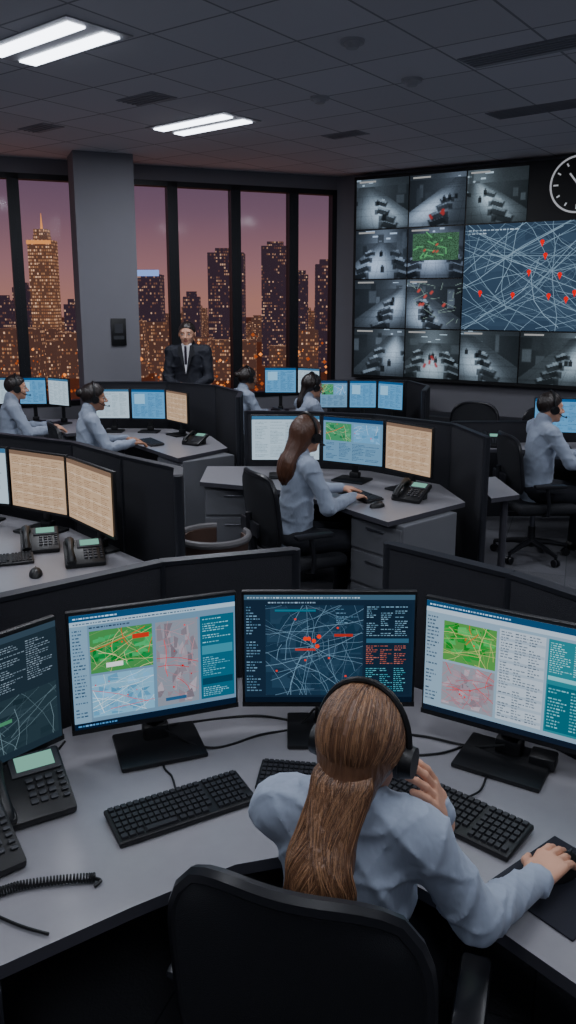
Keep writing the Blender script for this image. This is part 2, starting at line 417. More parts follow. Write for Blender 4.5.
def smooth_path(pts,n=12):
    out=[];P=[Vector(p) for p in pts];P=[P[0]]+P+[P[-1]]
    for i in range(1,len(P)-2):
        for k in range(n):
            t=k/n;p0,p1,p2,p3=P[i-1:i+3]
            out.append(.5*((2*p1)+(-p0+p2)*t+(2*p0-5*p1+4*p2-p3)*t*t+(-p0+3*p1-3*p2+p3)*t**3))
    out.append(P[-2]); return out
def hand(parent,name,w,f,n,side,curl,res,skin,sc=1.0,spread=0.0):
    w=Vector(w);f=Vector(f).normalized();n=Vector(n);n=(n-f*n.dot(f)).normalized()
    sd=(n.cross(f) if side=='R' else f.cross(n)).normalized()
    kn=[];chains=[]
    offs=[.030,.010,-.011,-.030];fl=[.042,.047,.043,.034]
    for i in range(4):
        k=w+f*(.088-.006*abs(i-1)*1.0)*sc+sd*offs[i]*sc; kn.append(k)
        c=[k];ang=0
        for j,(q,cu) in enumerate(zip((1,.62,.5),curl)):
            ang+=cu+(.05*i if j==0 else 0); dd=f*math.cos(ang)-n*math.sin(ang)+sd*(spread*(1.5-i)); c.append(c[-1]+dd.normalized()*fl[i]*q*sc)
        chains.append(c)
    tb=w+f*.028*sc+sd*.026*sc; t1=tb+(f*.62+sd*.62-n*.35).normalized()*.042*sc; t2=t1+(f*.85+sd*.25-n*.35).normalized()*.034*sc
    N=tuple(n)
    def fn(P):
        d=rc(P,w-f*.04,w,.024*sc,.023*sc,(N,1.2))
        for i,k in enumerate(kn): d=sm(d,rc(P,w+sd*offs[i]*.5*sc,k,.017*sc,.0115*sc,(N,1.15)),.012)
        d=sm(d,rc(P,w+f*.01,tb,.016*sc,.015*sc),.012); d=sm(d,rc(P,tb,t1,.0135*sc,.0105*sc),.008); d=sm(d,rc(P,t1,t2,.0105*sc,.008*sc),.004)
        for c in chains:
            r=[.0098,.0088,.0082,.0072]; g=None
            for j in range(3):
                x=rc(P,c[j],c[j+1],r[j]*sc,r[j+1]*sc); g=x if g is None else sm(g,x,.003)
            d=np.minimum(d,g) if res<.005 else sm(d,g,.002)
        return d
    al=[w-f*.06,t1,t2]+[p for c in chains for p in c]
    A=np.array([list(p) for p in al]); nobj(name,fn,A.min(0)-.03,A.max(0)+.03,res,[skin],parent)
def person(name,pos,yaw,wr,wl,seated=True,hd=(0,.05,.62),hyaw=0,hpitch=0,hair='pony',hm=None,top=None,pants=None,skin=None,fem=True,near=False,scale=1.0,lean=.0,hr=None,hl=None,elR=None,elL=None,headset=True,strands=0):
    top=top or M_shirt;pants=pants or M_pants;skin=skin or M_skin;hm=hm or M_hdark
    e=empty(name,pos,yaw,scale); zb=.57 if seated else .96
    rb=.0065 if near else .011; rh=.0035 if near else .005; rr=.0028 if near else .0055
    sw=(.140 if near else .150) if fem else .170; cw=.0 if fem else .013
    L=lambda z:lean*z
    sz=.44 if near else .45
    shR=(sw,L(.45)+.005,zb+sz);shL=(-sw,L(.45)+.005,zb+sz)
    eR=elR or ik(shR,wr,.27,.25,(.6,-.3,-1)); eL=elL or ik(shL,wl,.27,.25,(-.6,-.3,-1))
    Y=(0,1,0)
    ph=[random.uniform(0,6) for _ in range(6)]
    def shirt(P):
        d=rc(P,(0,-.005,zb-.03),(0,L(.17)-.0,zb+.16),.145+cw*.3,.118+cw,(Y,1.2))
        d=sm(d,rc(P,(0,L(.17),zb+.17),(0,L(.36)+.005,zb+.35),.118+cw,.135+cw,(Y,1.3)),.05)
        d=sm(d,rc(P,shL,shR,.050+cw*.3,.050+cw*.3),.05)
        if fem:
            for x in(-.06,.06): d=sm(d,el(P,(x,L(.32)+.075,zb+.31),(.055,.05,.055)),.04)
        for x in(-1,1): d=sm(d,rc(P,(0,L(.5),zb+.505),(x*.1,L(.46),zb+.465),.045,.045),.04)
        for sh,ee,w in((shR,eR,wr),(shL,eL,wl)):
            w=A3(w)
            a=sm(rc(P,sh,ee,.052+cw*.3,.046+cw*.2),rc(P,ee,w,.045+cw*.2,.033+cw*.2),.02)
            ax=A3(ee)-w;ax=ax/np.linalg.norm(ax)
            tt=((P-w)@ax)
            a=a-.0035*np.abs(np.sin(tt*75+ph[4]+1.5*np.sin(40*P[...,0]+30*P[...,1])))*np.clip(tt*8,0,1)
            a=np.minimum(a,rc(P,w+ax*.035,w+ax*.002,.0345+cw*.2,.0345+cw*.2))
            d=sm(d,a,.03)
        x,y,z=P[...,0],P[...,1],P[...,2]
        f1=1-np.abs(np.sin(19*z+13*x+ph[0]+2.2*np.sin(11*y+7*x+ph[1]))); f2=1-np.abs(np.sin(15*x-24*z+ph[2]+2.0*np.sin(13*x+9*z+ph[3])))
        f3=1-np.abs(np.sin(33*z-17*x*np.sign(x)+ph[4]+1.6*np.sin(21*x+ph[0])))
        d=d-(.009*f1**3*(.4+.6*np.sin(9*x+5*z+ph[5])**2)+.008*f2**4+.005*f3**5)+.004
        d=np.minimum(d,rc(P,(0,L(.5)+.0,zb+.495),(0,L(.52)+.006,zb+.535),.068,.060+cw*.3))
        return d
    A=np.array([shR,shL,eR,eL,wr,wl,(.17,-.15,zb-.17),(-.17,.15,zb+.56)])
    nobj('shirt',shirt,A.min(0)-.09,A.max(0)+.09,rb,[top],e)
    if seated:
        hip=.09;kn=(.115,.43,.50);an=(.12,.40,.10);toe=(.13,.55,.035)
    else:
        hip=.09;kn=(.10,.02,.50);an=(.105,-.02,.10);toe=(.13,.13,.035)
    def tr(P):
        d=el(P,(0,0,zb-.02),(.165+cw*.3,.125,.105))
        for x in(-1,1):
            h=(x*hip,.01,zb-.025)
            d=sm(d,rc(P,h,(x*kn[0],kn[1],kn[2]),.09,.062),.03)
            d=sm(d,rc(P,(x*kn[0],kn[1],kn[2]),(x*an[0],an[1],an[2]-.01),.060,.048),.02)
        return d
    nobj('trousers',tr,(-.28,-.2,.03),(.28,.58,zb+.14),.015,[pants],e)
    def sh(P):
        d=None
        for x in(-1,1):
            q=sm(rc(P,(x*an[0],an[1]-.03,.045),(x*toe[0],toe[1],.035),.040,.034),rc(P,(x*an[0],an[1],.05),(x*an[0],an[1],.1),.04,.038),.02)
            d=q if d is None else np.minimum(d,q)
        return np.maximum(d,-P[...,2]+.003)
    nobj('shoes',sh,(-.22,-.15,-.03),(.22,.65,.17),.011,[M_shoe],e)
    hp=Vector((hd[0],hd[1]+L(.55),zb+hd[2])); rot=(rad(hpitch),0,rad(hyaw))
    Mh=Matrix.Translation(hp)@Euler(rot).to_matrix().to_4x4(); nb=Mh.inverted()@Vector((0,L(.5),zb+.49))
    def head(P):
        d=el(P,(0,-.01,.03),(.074,.093,.085))
        d=sm(d,el(P,(0,.02,-.045),(.056,.064,.066)),.035)
        d=sm(d,el(P,(0,.062,-.094),(.02,.018,.016)),.022)
        d=sm(d,rc(P,(-.034,.073,.02),(.034,.073,.02),.010,.010),.014)
        for x in(-1,1):
            d=sm(d,el(P,(x*.036,.056,-.03),(.02,.02,.018)),.02)
            s=el(P,(x*.031,.092,.001),(.017,.015,.011)); d=-sm(-d,s,.008)
            d=sm(d,el(P,(x*.079,-.006,-.006),(.007,.017,.028)),.006)
            d=sm(d,el(P,(x*.011,.094,-.036),(.008,.009,.007)),.005)
        d=sm(d,rc(P,(0,.083,.008),(0,.106,-.032),.007,.0105),.008)
        d=sm(d,el(P,(0,.082,-.0605),(.022,.010,.005)),.004); d=sm(d,el(P,(0,.080,-.070),(.018,.010,.006)),.004)
        d=sm(d,rc(P,tuple(nb),(0,-.022,-.055),.05+cw*.4,.047+cw*.4),.022)
        return d
    def mf(c): 
        return ((abs(c[:,0])<.024)&(c[:,2]>-.078)&(c[:,2]<-.055)&(c[:,1]>.0815)).astype(int)
    nobj('head',head,(-.11,-.14,-.22),(.11,.14,.14),rh,[skin,M_lip],e,mf,tuple(hp),rot)
    b=B()
    for x in(-1,1):
        b.ell((x*.031,.0720,.0),(.0125,.0125,.0085),M_eye); b.ell((x*.031,.0820,.0),(.0056,.004,.0056),M_iris,8)
        b.tube([(x*.014,.0865,.020),(x*.03,.0875,.023),(x*.046,.077,.020)],[.0012,.0018,.001],hm,6)
    o=b.obj('eyes_and_brows',e,tuple(hp)); o.rotation_euler=rot
    big=(.975 if near else 1.0) if fem else .955
    if hair=='long':
        pp0=[(0,-.055,.0,.078),(-.004,-.085,-.06,.066),(-.008,-.116,-.115,.060),(-.014,-.140,-.165,.070),(-.022,-.146,-.215,.066),(-.034,-.140,-.262,.044),(-.044,-.132,-.300,.014)]
    else:
        pp0=[(0,-.085,-.03,.046),(0,-.112,-.08,.034),(-.006,-.13,-.14,.038),(-.01,-.13,-.19,.032),(-.012,-.12,-.235,.012)]
    def sp4(P0,n):
        a=smooth_path([Vector(q[:3]) for q in P0],n); b_=smooth_path([Vector((q[3],0,0)) for q in P0],n)
        return [tuple(q) for q in a],[q.x for q in b_]
    pp,pr=sp4(pp0,3); prs=list(pr)
    if strands: pr=[max(.006,r-.012) for r in pr]
    def hs(P):
        x,y,z=P[...,0],P[...,1],P[...,2]
        cap=el(P,(0,-.012,.032),(.086*big,.104*big,.097*big))
        az=np.arctan2(x,-(y+.02)*.9-.35*(z+.15))
        cap=cap+.0011*np.sin(34*az+2*np.sin(20*z))+.0008*np.sin(71*az+5)
        g=((.058 if fem else .066)+(y-.088)*(.80 if fem else .66)-z)/1.25
        if hair=='long': g=np.minimum(g,(y-.035+.4*abs(x)))
        d=-sm(-cap,-g,.008)
        if hair in('pony','long'):
            q=None
            for i in range(len(pp)-1):
                w_=rc(P,pp[i],pp[i+1],pr[i],pr[i+1],((0,1,0),1.3)); q=w_ if q is None else np.minimum(q,w_)
            pth=np.array(pp); cxp=np.interp(-z,-pth[:,2],pth[:,0]); cyp=np.interp(-z,-pth[:,2],pth[:,1])
            ang=np.arctan2(x-cxp,-(y-cyp)); amp=np.clip((-z)*14,0,1)
            if not strands: q=q+amp*(.0034*np.sin(6*ang+20*z+1.2*np.sin(26*z))+.0018*np.sin(15*ang-16*z))
            d=sm(d,q,.022)
        if hair=='bun': d=sm(d,el(P,(0,-.118,.045),(.038,.034,.036)),.012)
        return d
    nobj('hair',hs,(-.15,-.27,-.36),(.13,.12,.15),.0038 if near else .0055,[M_hbrown if strands else hm],e,None,tuple(hp),rot)
    if strands:
        C0=Vector((0,-.012,.032)); G=Vector((0,-.78,-.50)).normalized(); RR=random.Random(5)
        pth=np.array(pp)
        for tint,mm in enumerate((M_hbrown,M_hb2,M_hb3,M_hbrown,M_hb2)):
            cu=bpy.data.curves.new('hair_strands','CURVE'); cu.dimensions='3D'; cu.bevel_depth=.0010; cu.bevel_resolution=0
            for i in range(strands//5):
                az=RR.uniform(-1,1)*math.pi*.95; elv=RR.uniform(-.15,1.35)
                st=Vector((math.sin(az)*math.cos(elv),math.cos(az)*math.cos(elv),math.sin(elv)))
                if st.y>.3 and st.z<.5: st.z=.5
                st.normalize(); sx_=st.x; gd=(G+Vector((sx_*.65,0,RR.uniform(-.2,.1)))).normalized()
                pts=[];k=9;lift=RR.uniform(.0002,.0030)
                for j in range(k+1):
                    t=j/k; dv_=st.lerp(gd,t)
                    if dv_.length<.2: dv_=dv_+Vector((sx_*.5,0,.4))
                    dv_.normalize(); pts.append(C0+Vector((dv_.x*(.086*big+lift),dv_.y*(.104*big+lift),dv_.z*(.097*big+lift))))
                z0=pts[-1].z; last=-RR.uniform(.22,.31); m=22
                x0=pts[-1].x
                c0=float(np.interp(-z0,-pth[:,2],pth[:,0])); r0=float(np.interp(-z0,-pth[:,2],prs))
                s0=max(-1,min(1,(x0-c0)/max(r0,.02))); s1=RR.uniform(-1,1); lock=round((s0*.4+s1*.6)*4)/4; wv_=lock*5+RR.uniform(-.5,.5); am=RR.uniform(.7,1.2); dep=RR.uniform(-.004,.003)
                for j in range(1,m+1):
                    z=z0+(last-z0)*j/m; f=j/m
                    cx_=float(np.interp(-z,-pth[:,2],pth[:,0]));cy_=float(np.interp(-z,-pth[:,2],pth[:,1]));r_=float(np.interp(-z,-pth[:,2],prs))
                    s=s0+((lock*.7+(s0*.3+s1*.7)*.3)-s0)*min(1,f*1.3)+.10*f*math.sin(36*z+wv_)*am
                    s=max(-1.15,min(1.15,s))
                    an_=s*1.45; rr_=r_+.002+dep*f+.0035*f*math.sin(48*z+wv_*1.3)+lift
                    pts.append(Vector((cx_+rr_*math.sin(an_)+.010*f*math.sin(28*z+1),cy_-rr_*math.cos(an_)/1.3,z)))
                sp=cu.splines.new('NURBS'); sp.points.add(len(pts)-1)
                for p_,q in zip(sp.points,pts): p_.co=(q.x,q.y,q.z,1)
                sp.order_u=4; sp.use_endpoint_u=True; sp.resolution_u=2
            cu.materials.append(mm); so=place('hair_strands',cu,tuple(hp),0,e); so.rotation_euler=rot
    if headset:
        b=B(); pts=[]
        for i in range(21):
            a=rad(-98+196*i/20); pts.append((.0945*big*math.sin(a),-.004,.02+.117*big*math.cos(a)))
        b.tube(pts,.0068 if near else .0085,M_blk,8)
        for x in(-1,1):
            b.cyl((x*.078,0,-.008),(x*.104,0,-.008),.034,.029,M_blk,20); b.cyl((x*.072,0,-.008),(x*.08,0,-.008),.036,.036,M_dk2,20)
        b.tube([(.098,.01,-.02),(.09,.06,-.055),(.055,.105,-.07),(.03,.118,-.072)],.0035,M_blk,6); b.ell((.026,.119,-.072),(.010,.008,.008),M_blk,8)
        o=b.obj('headset',e,tuple(hp)); o.rotation_euler=rot
    hR=hr or {};hL=hl or {}
    fR=Vector(wr)-Vector(eR); fL=Vector(wl)-Vector(eL)
    dz=lambda v:(v.x,v.y,v.z*.3-.02)
    hand(e,'hand_right',wr,hR.get('f',dz(fR)),hR.get('n',(0,0,1)),'R',hR.get('c',(.25,.35,.25)),rr,skin,.95 if fem else 1.05)
    hand(e,'hand_left',wl,hL.get('f',dz(fL)),hL.get('n',(0,0,1)),'L',hL.get('c',(.25,.35,.25)),rr,skin,.95 if fem else 1.05)
    return e
# ------------------------------------------------------------ office chair
def chair_mesh():
    b=B()
    b.rbox((0,.03,.435),(.49,.47,.075),.03,M_chair,seg=3)
    b.rbox((0,.03,.395),(.36,.36,.03),.01,M_foot)
    nu,nv=12,12;vs=[];fs=[]
    def pt(i,j,off):
        u=-1+2*i/nu;v=j/nv; w=.232*(1-.22*abs(2*v-1)**5)
        z=.54+.45*v; z=z-(.03*abs(u)**4 if v>.5 else -.03*abs(u)**4)*abs(2*v-1)
        return (w*u,-.215-.05*v+.045*u*u-off,z)
    for off in(0,.028):
        for j in range(nv+1):
            for i in range(nu+1): vs.append(pt(i,j,off))
    n1=(nu+1)*(nv+1); q=lambda i,j:j*(nu+1)+i
    for j in range(nv):
        for i in range(nu):
            fs.append((q(i,j),q(i+1,j),q(i+1,j+1),q(i,j+1))); fs.append((n1+q(i,j),n1+q(i,j+1),n1+q(i+1,j+1),n1+q(i+1,j)))
    b.add(vs,fs,M_chair)
    ring=[(i,0) for i in range(nu)]+[(nu,j) for j in range(nv)]+[(i,nv) for i in range(nu,0,-1)]+[(0,j) for j in range(nv,0,-1)]
    b.tube([pt(i,j,.014) for i,j in ring],.017,M_foot,8,closed=True)
    b.tube([(0,-.05,.39),(0,-.22,.40),(0,-.262,.48),(0,-.285,.62),(0,-.30,.75)],[.024,.024,.026,.026,.02],M_foot,8)
    b.rbox((0,-.29,.66),(.26,.02,.09),.01,M_foot)
    for x in(-1,1):
        b.tube([(x*.2,.0,.39),(x*.275,.0,.41),(x*.285,.0,.50),(x*.285,-.02,.62)],.015,M_foot,8)
        b.rbox((x*.285,.0,.635),(.065,.25,.028),.012,M_foot)
    b.cyl((0,0,.22),(0,0,.40),.022,.022,M_steel); b.cyl((0,0,.09),(0,0,.25),.032,.028,M_foot)
    for k in range(5):
        a=2*math.pi*k/5+.3;c,s_=math.cos(a),math.sin(a)
        b.tube([(0,0,.13),(.15*c,.15*s_,.115),(.29*c,.29*s_,.085)],[.03,.022,.016],M_foot,8)
        b.cyl((.29*c,.29*s_,.055),(.29*c,.29*s_,.09),.012,.012,M_foot,8)
        for t in(-.014,.014): b.cyl((.29*c-s_*t-s_*.008,.29*s_+c*t+c*.008,.03),(.29*c-s_*t+s_*.008,.29*s_+c*t-c*.008,.03),.03,.03,M_foot,12)
    return b.mesh('office_chair')
CH=chair_mesh()
def kb_mesh():
    b=B(); W,D=.40,.15
    b.rbox((0,0,.010),(W,D,.016),.005,M_blk,rx=rad(3))
    T=Matrix.Translation((0,0,.018))@Euler((rad(3),0,0)).to_matrix().to_4x4(); b.M=T
    kw=.0178
    for r in range(6):
        y=.058-.0225*r if r else .060
        if r==5:
            x=-W/2+.008
            for wd in(1.2,1.2,1.2,5.6,1.2,1.2,1.2,1.2): b.box((x+wd*kw/2,y,.003),(wd*kw-.003,.0175,.007),M_key,tp=.86); x+=wd*kw
        else:
            for i in range(15): b.box((-W/2+.008+kw*(i+.5),y,.003),(kw-.003,.0175,.007),M_key,tp=.84)
        for i in range(6 if r!=4 else 5): 
            b.box((-W/2+.008+kw*15.5+kw*(i+.5),y,.003),(kw-.003,.0175,.007),M_key,tp=.84)
    return b.mesh('keyboard',False)
KB=kb_mesh()
def keyboard(x,y,rz,z=.75,sc=.92): return place('computer_keyboard',KB,(x,y,z+.003),rad(rz),None,sc)
def mouse(x,y,rz,z=.75):
    b=B(); b.ell((0,0,.004),(.031,.055,.032),M_blk,16); b.v=[(v[0],v[1],max(v[2],0)) for v in b.v]
    b.box((0,.03,.031),(.004,.014,.006),M_dk2)
    return b.obj('computer_mouse',None,(x,y,z),rad(rz))
def phone_mesh():
    b=B(); T=Matrix.Translation((0,0,.048))@Euler((rad(22),0,0)).to_matrix().to_4x4()
    b.box((0,.05,.03),(.15,.05,.06),M_blk); b.M=T
    b.rbox((0,0,0),(.20,.20,.028),.008,M_blk)
    b.rbox((.03,.058,.016),(.125,.066,.008),.003,M_dk2); b.box((.03,.060,.0215),(.095,.044,.002),M_lcd)
    for r in range(4):
        for c in range(3): b.rbox((.005+.024*c,.008-.021*r,.017),(.018,.013,.007),.002,M_dk2)
    for r in range(5): b.rbox((.083,.012-.018*r,.017),(.016,.009,.006),.002,M_dk2)
    b.tube([(-.068,-.085,.022),(-.068,-.07,.036),(-.068,0,.042),(-.068,.07,.036),(-.068,.085,.022)],[.021,.02,.014,.02,.021],M_blk,10)
    b.rbox((-.068,.076,.022),(.048,.046,.024),.009,M_blk); b.rbox((-.068,-.076,.022),(.048,.046,.024),.009,M_blk)
    return b.mesh('desk_phone')
PH=phone_mesh()
def phone(x,y,rz,z=.75,sc=1.0): return place('desk_phone',PH,(x,y,z+.001),rad(rz),None,sc)
# ------------------------------------------------------------ room
HC=3.5
C=Vector((.61,10.5)); dv=Vector((.841,-.541)); wv=Vector((-.929,-.371))
WL=C+wv*5.6; WR=C+dv*5.6
poly=[(WL.x,-2.2),(WR.x,-2.2),(WR.x,WR.y),(C.x,C.y),(WL.x,WL.y)]
M_floor=grid_mat('carpet_tile',(92,93,99),(64,66,72),.5,rad(20),.006,.9,.14,.4)
M_ceil=grid_mat('ceiling_tile',(204,205,211),(146,148,155),.6,rad(36),.016,.9,.05,.1)
b=B(); b.prism(poly,-.1,0,M_floor); b.obj('floor',smooth=False)
b=B(); b.prism(poly,HC,HC+.1,M_ceil); b.obj('ceiling',smooth=False)
def wall(name,p,q,z0,z1,m,th=.12):
    p=Vector(p);q=Vector(q);d=(q-p);L=d.length
    b=B(); b.box((L/2,th/2,(z0+z1)/2),(L,th,z1-z0),m); return b.obj(name,None,(p.x,p.y,0),math.atan2(d.y,d.x),False)
wall('wall_windows_sill',WL,C,0,.8,M_wall); wall('wall_windows_header',WL,C,3.34,HC,M_wall)
wall('wall_display',C,WR,0,HC,M_wall); wall('wall_right',WR,(WR.x,-2.2),0,HC,M_wall)
wall('wall_back',(WR.x,-2.2),(WL.x,-2.2),0,HC,M_wall); wall('wall_left',(WL.x,-2.2),WL,0,HC,M_wall)
M_glass=bpy.data.materials.new('window_glass'); M_glass.use_nodes=True; nt=M_glass.node_tree
for n in list(nt.nodes): nt.nodes.remove(n)
o=nt.nodes.new('ShaderNodeOutputMaterial');t=nt.nodes.new('ShaderNodeBsdfTransparent');g=nt.nodes.new('ShaderNodeBsdfGlossy');mx=nt.nodes.new('ShaderNodeMixShader')
t.inputs['Color'].default_value=(.93,.93,.95,1); g.inputs['Roughness'].default_value=.08; mx.inputs[0].default_value=.006
nt.links.new(t.outputs[0],mx.inputs[1]);nt.links.new(g.outputs[0],mx.inputs[2]);nt.links.new(mx.outputs[0],o.inputs['Surface'])
ts=[.0,.58,1.33,2.1,2.85,3.85,4.6,5.6]
wyaw=math.atan2(.371,.929)
for i in range(7):
    a,c_=ts[i],ts[i+1]; L=c_-a; base=C+wv*c_
    b=B(); z0,z1=.8,3.34
    for x in(.03,L-.03): b.box((x,.05,(z0+z1)/2),(.06,.12,z1-z0),M_frame)
    for z in(z0+.03,z1-.03): b.box((L/2,.05,z),(L,.12,.06),M_frame)
    b.box((L/2,.06,(z0+z1)/2),(L-.12,.006,z1-z0-.12),M_glass)
    b.obj('window_%d'%(i+1),None,(base.x,base.y,0),wyaw,False)
e=empty('structural_column',(-2.0,9.0,0),wyaw)
b=B(); b.box((0,0,HC/2),(.62,.44,HC),M_wall); b.box((0,0,.05),(.65,.47,.1),M_walld); b.obj('shaft',e,smooth=False)
e=empty('framed_notice',(-2.0,9.0,0),wyaw)
b=B(); b.rbox((.08,-.235,1.66),(.16,.02,.29),.004,M_blk); b.box((.08,-.247,1.70),(.09,.002,.10),M_dk2); b.box((.08,-.247,1.60),(.11,.002,.04),M_dk2); b.obj('frame',e)
def fixture(x,y,P=20,ang=-40):
    e=empty('ceiling_light_fixture',(x,y,0),rad(ang))
    b=B(); b.box((0,0,HC-.004),(.98,.46,.008),M_det)
    for yy in(-.12,.12):
        b.rbox((0,yy,HC-.014),(.86,.12,.012),.004,M_tube)
    b.obj('panel',e)
    for yy in(-.12,.12):
        l=bpy.data.lights.new('tube_light','AREA'); l.shape='RECTANGLE'; l.size=.86; l.size_y=.12; l.energy=P/2; l.color=(.90,.93,1.0)
        o=bpy.data.objects.new('tube_light',l); COL.objects.link(o); o.parent=e; o.location=(0,yy,HC-.03)
fixture(-1.42,5.2,26); fixture(-.75,7.45,32)
for (x,y,p) in((-1.5,2.4,14),(.9,3.1,10),(-.2,.9,14),(1.7,1.0,11),(-3.1,1.2,15),(3.2,3.4,24),(3.3,5.6,30),(-3.6,5.2,30),(0.2,-1.2,10)): fixture(x,y,p)  # out-of-view fixtures, added as fill light for the room
def vent(x,y,sx,sy,ang=-40):
    b=B(); b.box((0,0,HC-.003),(sx,sy,.006),M_vent)
    n=int(sy/.045)
    for i in range(n): b.box((0,-sy/2+.045*(i+.5),HC-.009),(sx-.03,.026,.005),M_vent,rx=.15)
    b.obj('ceiling_air_vent',None,(x,y,0),rad(ang),False)
vent(1.6,5.25,1.15,.26);vent(2.05,6.85,.9,.28);vent(-1.08,6.55,.42,.25);vent(.53,7.9,.4,.22);vent(-2.2,7.6,.4,.22)
for (x,y) in((.38,5.15),(.86,6.0),(.24,6.5)):
    b=B(); b.cyl((0,0,HC-.02),(0,0,HC),.07,.075,M_det,20); b.cyl((0,0,HC-.045),(0,0,HC-.02),.035,.05,M_det,20); b.obj('smoke_detector',None,(x,y,0))
# video wall
V0=Vector((.83,10.2)); vyaw=math.atan2(-.541,.841)
vw=empty('video_wall',(V0.x,V0.y,0),vyaw); cw_,ch_=.70,.587; ztop=3.42
b=B(); b.box((1.75,.07,(ztop+1.07)/2),(3.56,.13,ztop-1.07+.06),M_blk); b.obj('cabinet',vw,smooth=False)
NR=np.random.RandomState(21)
def cctv(W,H,kind,loc):
    nx,ny=72,60
    X,Y=np.meshgrid((np.arange(nx)+.5)/nx,(np.arange(ny)+.5)/ny)
    U=lambda a,b:NR.uniform(a,b)
    st=NR.randint(0,3)
    vx=(.5,.12,.88)[st]+U(-.1,.1);hy=U(.72,.92)
    t=np.clip((hy-Y)/hy,0,1)
    left=vx-.12-(vx-U(-.35,.1))*t; right=vx+.14+(U(.9,1.3)-vx)*t
    img=.022+.05*np.exp(-((X-vx)**2+(Y-hy)**2)*5)
    img=np.where(Y>hy,.04+.12*np.exp(-((X-vx)/.25)**2),img)
    fl=(X>left)&(X<right)&(Y<hy)
    fx=(X-left)/np.maximum(right-left,.01)
    flo=.05+.50*np.exp(-((fx-U(.3,.7))/.24)**2)*np.exp(-((Y-U(.25,.55))/.28)**2)
    flo=flo*(1-.18*(np.abs(np.sin(14*fx*math.pi/2))<.12))*(1-.18*(np.abs(np.sin(9/(hy-Y+.12)))<.2))
    img=np.where(fl,flo,img)
    for s in range(5):
        y=hy+.03+s*.05; 
        if y<1: img=np.where((abs(X-vx-(.05+s*.05)*(1 if s%2 else -1))<.025+.015*s)&(abs(Y-y)<.014),.6,img)
    def blob(cx,cy,sx,sy,v,a,rot=0):
        dx=(X-cx)*math.cos(rot)+(Y-cy)*math.sin(rot);dy=-(X-cx)*math.sin(rot)+(Y-cy)*math.cos(rot)
        m=np.clip((1.15-np.maximum(abs(dx)/sx,abs(dy)/sy))*4,0,1)*a
        return img*(1-m)+v*m
    for k in range(6):
        cx=U(0,1); img=np.where(fl,img,blob(cx,U(.45,.8),U(.03,.08),U(.06,.18),U(.02,.12),.8))
    for side in(-1,1):
        for s in range(4):
            cy=.06+.15*s+U(-.03,.03); d=(hy-cy)/hy; cx=vx+side*(.14+.36*d)+U(-.04,.04)
            sc=.05+.09*d; ro=-side*.35
            img=blob(cx,cy,sc*1.1,sc*.6,U(.01,.03),.95,ro); img=blob(cx,cy+sc*.5,sc*.95,sc*.22,U(.10,.28),.9,ro); img=blob(cx+sc*.2,cy+sc*.75,sc*.35,sc*.22,U(.2,.4),.8,ro)
            img=blob(cx-side*sc*1.3,cy,sc*.3,sc*.5,.015,.8)
    for s in range(NR.randint(2,5)):
        cy=U(.12,.6);d=(hy-cy)/hy;cx=vx+(.5-vx)*d+U(-.16,.16)*(.4+d);sc=.018+.024*d
        img=blob(cx,cy,sc,sc*1.7,.012,.95); img=blob(cx,cy+sc*2.3,sc*.5,sc*.5,.06,.9)
    img=img*(1.12-1.1*((X-.5)**2+(Y-.5)**2))*(1+NR.uniform(-.10,.10,img.shape))
    tb=U(.95,1.15)
    rgb=np.stack([img*.72,img*.95,img*1.2*tb],-1)*1.1
    def seg(a,b,w,col,al=.8):
        a=np.array(a);b=np.array(b);ba=b-a;t=np.clip(((X-a[0])*ba[0]+(Y-a[1])*ba[1])/(ba@ba),0,1)
        dd=np.hypot(X-a[0]-t*ba[0],Y-a[1]-t*ba[1]); m=(np.clip(1.5-dd/w,0,1)*al)[...,None]
        return rgb*(1-m)+np.array(col)*m
    if kind=='g':
        m=((X>.08)&(X<.92)&(Y>.35)&(Y<.88))[...,None]; rgb=np.where(m,np.array([.05,.12,.07])*(1+NR.uniform(-.5,.5,X.shape))[...,None],rgb)
        for k in range(16): 
            p=(U(.1,.9),U(.37,.86)); rgb=seg(p,(p[0]+U(-.15,.15),p[1]+U(-.12,.12)),.010,(.12,.5,.18))
        for k in range(4): p=(U(.2,.8),U(.4,.8)); rgb=seg(p,(p[0]+.02,p[1]+.02),.016,(.6,.08,.06))
    if kind=='r':
        for k in range(4): p=(U(.35,.65),U(.15,.45)); rgb=seg(p,(p[0]+U(-.04,.04),p[1]+.05),.024,(.34,.035,.035),.9)
    if kind=='p':
        for k in range(26): p=(U(.1,.95),U(.15,.9)); rgb=seg(p,(p[0]+U(-.3,.3),p[1]+U(-.2,.2)),.006,(.26,.36,.33),.6)
        for k in range(6): p=(U(.2,.8),U(.3,.8)); rgb=seg(p,(p[0]+.02,p[1]+.03),.022,(.5,.07,.06),.95)
    m=((X<.38)&(X>.05)&(Y>.93)&(Y<.965))[...,None]; rgb=np.where(m,.35,rgb)
    rgb=np.clip(rgb,0.004,1)
    gx,gz=np.meshgrid(np.linspace(-W/2,W/2,nx+1),np.linspace(-H/2,H/2,ny+1)); V=np.stack([gx.ravel(),np.zeros(gx.size),gz.ravel()],-1)
    jj,ii=np.meshgrid(np.arange(ny),np.arange(nx),indexing='ij'); a=(jj*(nx+1)+ii).ravel(); F=np.stack([a,a+1,a+nx+2,a+nx+1],-1)
    me=bpy.data.meshes.new('display_panel'); me.from_pydata(V.tolist(),[],F.tolist()); me.materials.append(M_scrw)
    ca=me.color_attributes.new('Col','FLOAT_COLOR','CORNER')
    colr=np.concatenate([rgb.reshape(-1,3),np.ones((nx*ny,1))],1); ca.data.foreach_set('color',np.repeat(colr,4,0).ravel().astype(np.float32)); me.update()
    place('display_panel',me,loc,0,vw)
